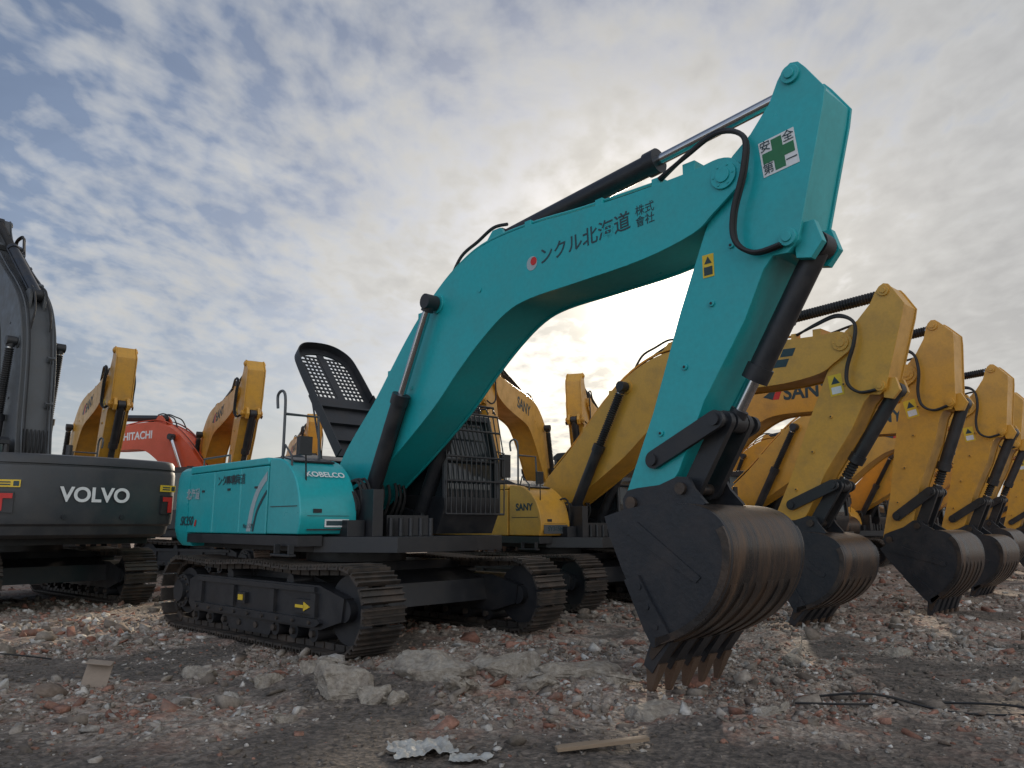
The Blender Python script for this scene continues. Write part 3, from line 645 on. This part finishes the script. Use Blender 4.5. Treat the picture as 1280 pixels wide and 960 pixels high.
cable([(2.6,7.2),(3.1,7.0),(3.6,6.7),(4.2,6.6),(5.0,6.55),(6.0,6.7)]); cable([(2.4,6.9),(2.9,6.8),(3.3,6.95),(3.7,6.9),(4.1,6.6),(4.4,6.2),(4.9,6.0)]); cable([(-7,9.2),(-5.8,8.9),(-5.2,9.1)],.01)
obj('cable',b.mesh('cable'))
b=MB(); TR=mat('distant_foliage',(.05,.055,.045),.9,dirt=.3)
for k in range(260):
    x=-170+k*1.35+random.uniform(-.5,.5); y=165+random.uniform(-5,5); r=random.uniform(1.2,2.6); hh=random.uniform(1.5,4.)
    V,F=tm[k%14]; b.add([(x+v[0]*r,y+v[1]*r,hh*.6+v[2]*hh*1.3) for v in V],[tuple(f) for f in F],TR)
obj('distant_trees',b.mesh('distant_trees'))
# ------------------------------------------------------------------ light & sky
az,el=10.7,16.3
sd=Vector((math.sin(R(az))*math.cos(R(el)),math.cos(R(az))*math.cos(R(el)),math.sin(R(el))))
sl=bpy.data.lights.new('sun','SUN'); sl.energy=3.8; sl.angle=R(3); sl.color=(1,.86,.68)
so=bpy.data.objects.new('sun',sl); col.objects.link(so); so.rotation_euler=sd.to_track_quat('Z','Y').to_euler()
w=bpy.data.worlds.new('World'); sc.world=w; w.use_nodes=True; nt=w.node_tree; L=nt.links; bg=nt.nodes['Background']
sky=N(nt,'ShaderNodeTexSky'); sky.sky_type='NISHITA'; sky.sun_disc=False; sky.sun_elevation=R(el); sky.sun_rotation=R(az); sky.dust_density=1.5
tc=N(nt,'ShaderNodeTexCoord'); sp=N(nt,'ShaderNodeSeparateXYZ'); L.new(tc.outputs['Generated'],sp.inputs[0])
def MT(op,a,b=None,cl=False):
    n=N(nt,'ShaderNodeMath',operation=op); n.use_clamp=cl
    for i,v in((0,a),(1,b)):
        if v is None: continue
        if hasattr(v,'links'): L.new(v,n.inputs[i])
        else: n.inputs[i].default_value=v
    return n.outputs[0]
zz=MT('ADD',MT('MAXIMUM',sp.outputs[2],0.),.16)
cx=MT('DIVIDE',sp.outputs[0],zz);cy=MT('DIVIDE',sp.outputs[1],zz)
cb=N(nt,'ShaderNodeCombineXYZ'); L.new(cx,cb.inputs[0]);L.new(cy,cb.inputs[1])
mp=N(nt,'ShaderNodeMapping'); mp.inputs['Rotation'].default_value=(0,0,R(-40)); mp.inputs['Scale'].default_value=(1.,.7,1); L.new(cb.outputs[0],mp.inputs[0])
nb=N(nt,'ShaderNodeTexNoise',Scale=.8,Detail=3.,Roughness=.5,Distortion=.2); L.new(mp.outputs[0],nb.inputs['Vector'])
nr=N(nt,'ShaderNodeTexNoise',Scale=15.,Detail=4.,Roughness=.5,Distortion=.15); L.new(mp.outputs[0],nr.inputs['Vector'])
ns=N(nt,'ShaderNodeTexNoise',Scale=2.4,Detail=6.,Roughness=.62,Distortion=.6); L.new(mp.outputs[0],ns.inputs['Vector'])
cv=MT('ADD',MT('MULTIPLY',nb.outputs[0],.42),MT('ADD',MT('MULTIPLY',nr.outputs[0],.28),MT('MULTIPLY',ns.outputs[0],.30)))
cv=MT('ADD',cv,MT('MULTIPLY',sp.outputs[0],.15))
cov=ramp(nt,cv,.41,.53)
shade=ramp(nt,cv,.45,.66,(6.1,6.25,6.35,1),(3.9,4.05,4.3,1))
c=mixc(nt,cov,mixc(nt,.5,mixc(nt,1.,sky.outputs[0],(.7,.78,.95),'MULTIPLY'),(2.3,3.0,4.2)),shade)
c=mixc(nt,1.,c,ramp(nt,ns.outputs[0],.3,.7,(.84,.85,.87,1),(1.1,1.09,1.08,1)),'MULTIPLY')
top=ramp(nt,sp.outputs[2],.3,.85,(1,1,1,1),(.80,.82,.86,1)); c=mixc(nt,1.,c,top,'MULTIPLY')
hz=MT('POWER',MT('SUBTRACT',1.,MT('MAXIMUM',sp.outputs[2],0.),True),6.)
c=mixc(nt,MT('MULTIPLY',hz,.75),c,(5.9,5.85,5.5))
vd=N(nt,'ShaderNodeVectorMath',operation='DOT_PRODUCT'); nn=N(nt,'ShaderNodeVectorMath',operation='NORMALIZE'); L.new(tc.outputs['Generated'],nn.inputs[0]); L.new(nn.outputs[0],vd.inputs[0]); vd.inputs[1].default_value=sd
dp=MT('MAXIMUM',vd.outputs['Value'],0.)
def glowadd(src,p,k,colr):
    f=MT('MULTIPLY',MT('POWER',dp,p),k); vm=N(nt,'ShaderNodeVectorMath',operation='SCALE'); vm.inputs[0].default_value=colr; L.new(f,vm.inputs['Scale'])
    va=N(nt,'ShaderNodeVectorMath',operation='ADD'); L.new(src,va.inputs[0]); L.new(vm.outputs[0],va.inputs[1]); return va.outputs[0]
c=glowadd(c,10.,2.0,(1.,.80,.50)); c=glowadd(c,70.,3.2,(1.,.84,.55)); c=glowadd(c,700.,40.,(1.,.93,.75))
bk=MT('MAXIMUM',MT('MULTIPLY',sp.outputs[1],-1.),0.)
bf=MT('ADD',MT('MULTIPLY',MT('POWER',bk,.6),1.75),1.)  # added fill: unseen sky behind the camera raised to brighten the machines
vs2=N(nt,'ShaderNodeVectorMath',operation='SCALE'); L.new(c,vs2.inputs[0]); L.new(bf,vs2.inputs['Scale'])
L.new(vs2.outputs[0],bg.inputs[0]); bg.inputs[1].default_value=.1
# ------------------------------------------------------------------ camera
cd=bpy.data.cameras.new('camera'); cd.sensor_width=36; cd.lens=961/1280*36; cd.clip_end=3000; cd.clip_start=.05
co=bpy.data.objects.new('camera',cd); col.objects.link(co); co.location=(0,0,1.5); co.rotation_euler=(R(90)+math.atan(175/961),0,0); sc.camera=co
sc.view_settings.view_transform='Standard'; sc.view_settings.look='None'; sc.view_settings.exposure=0
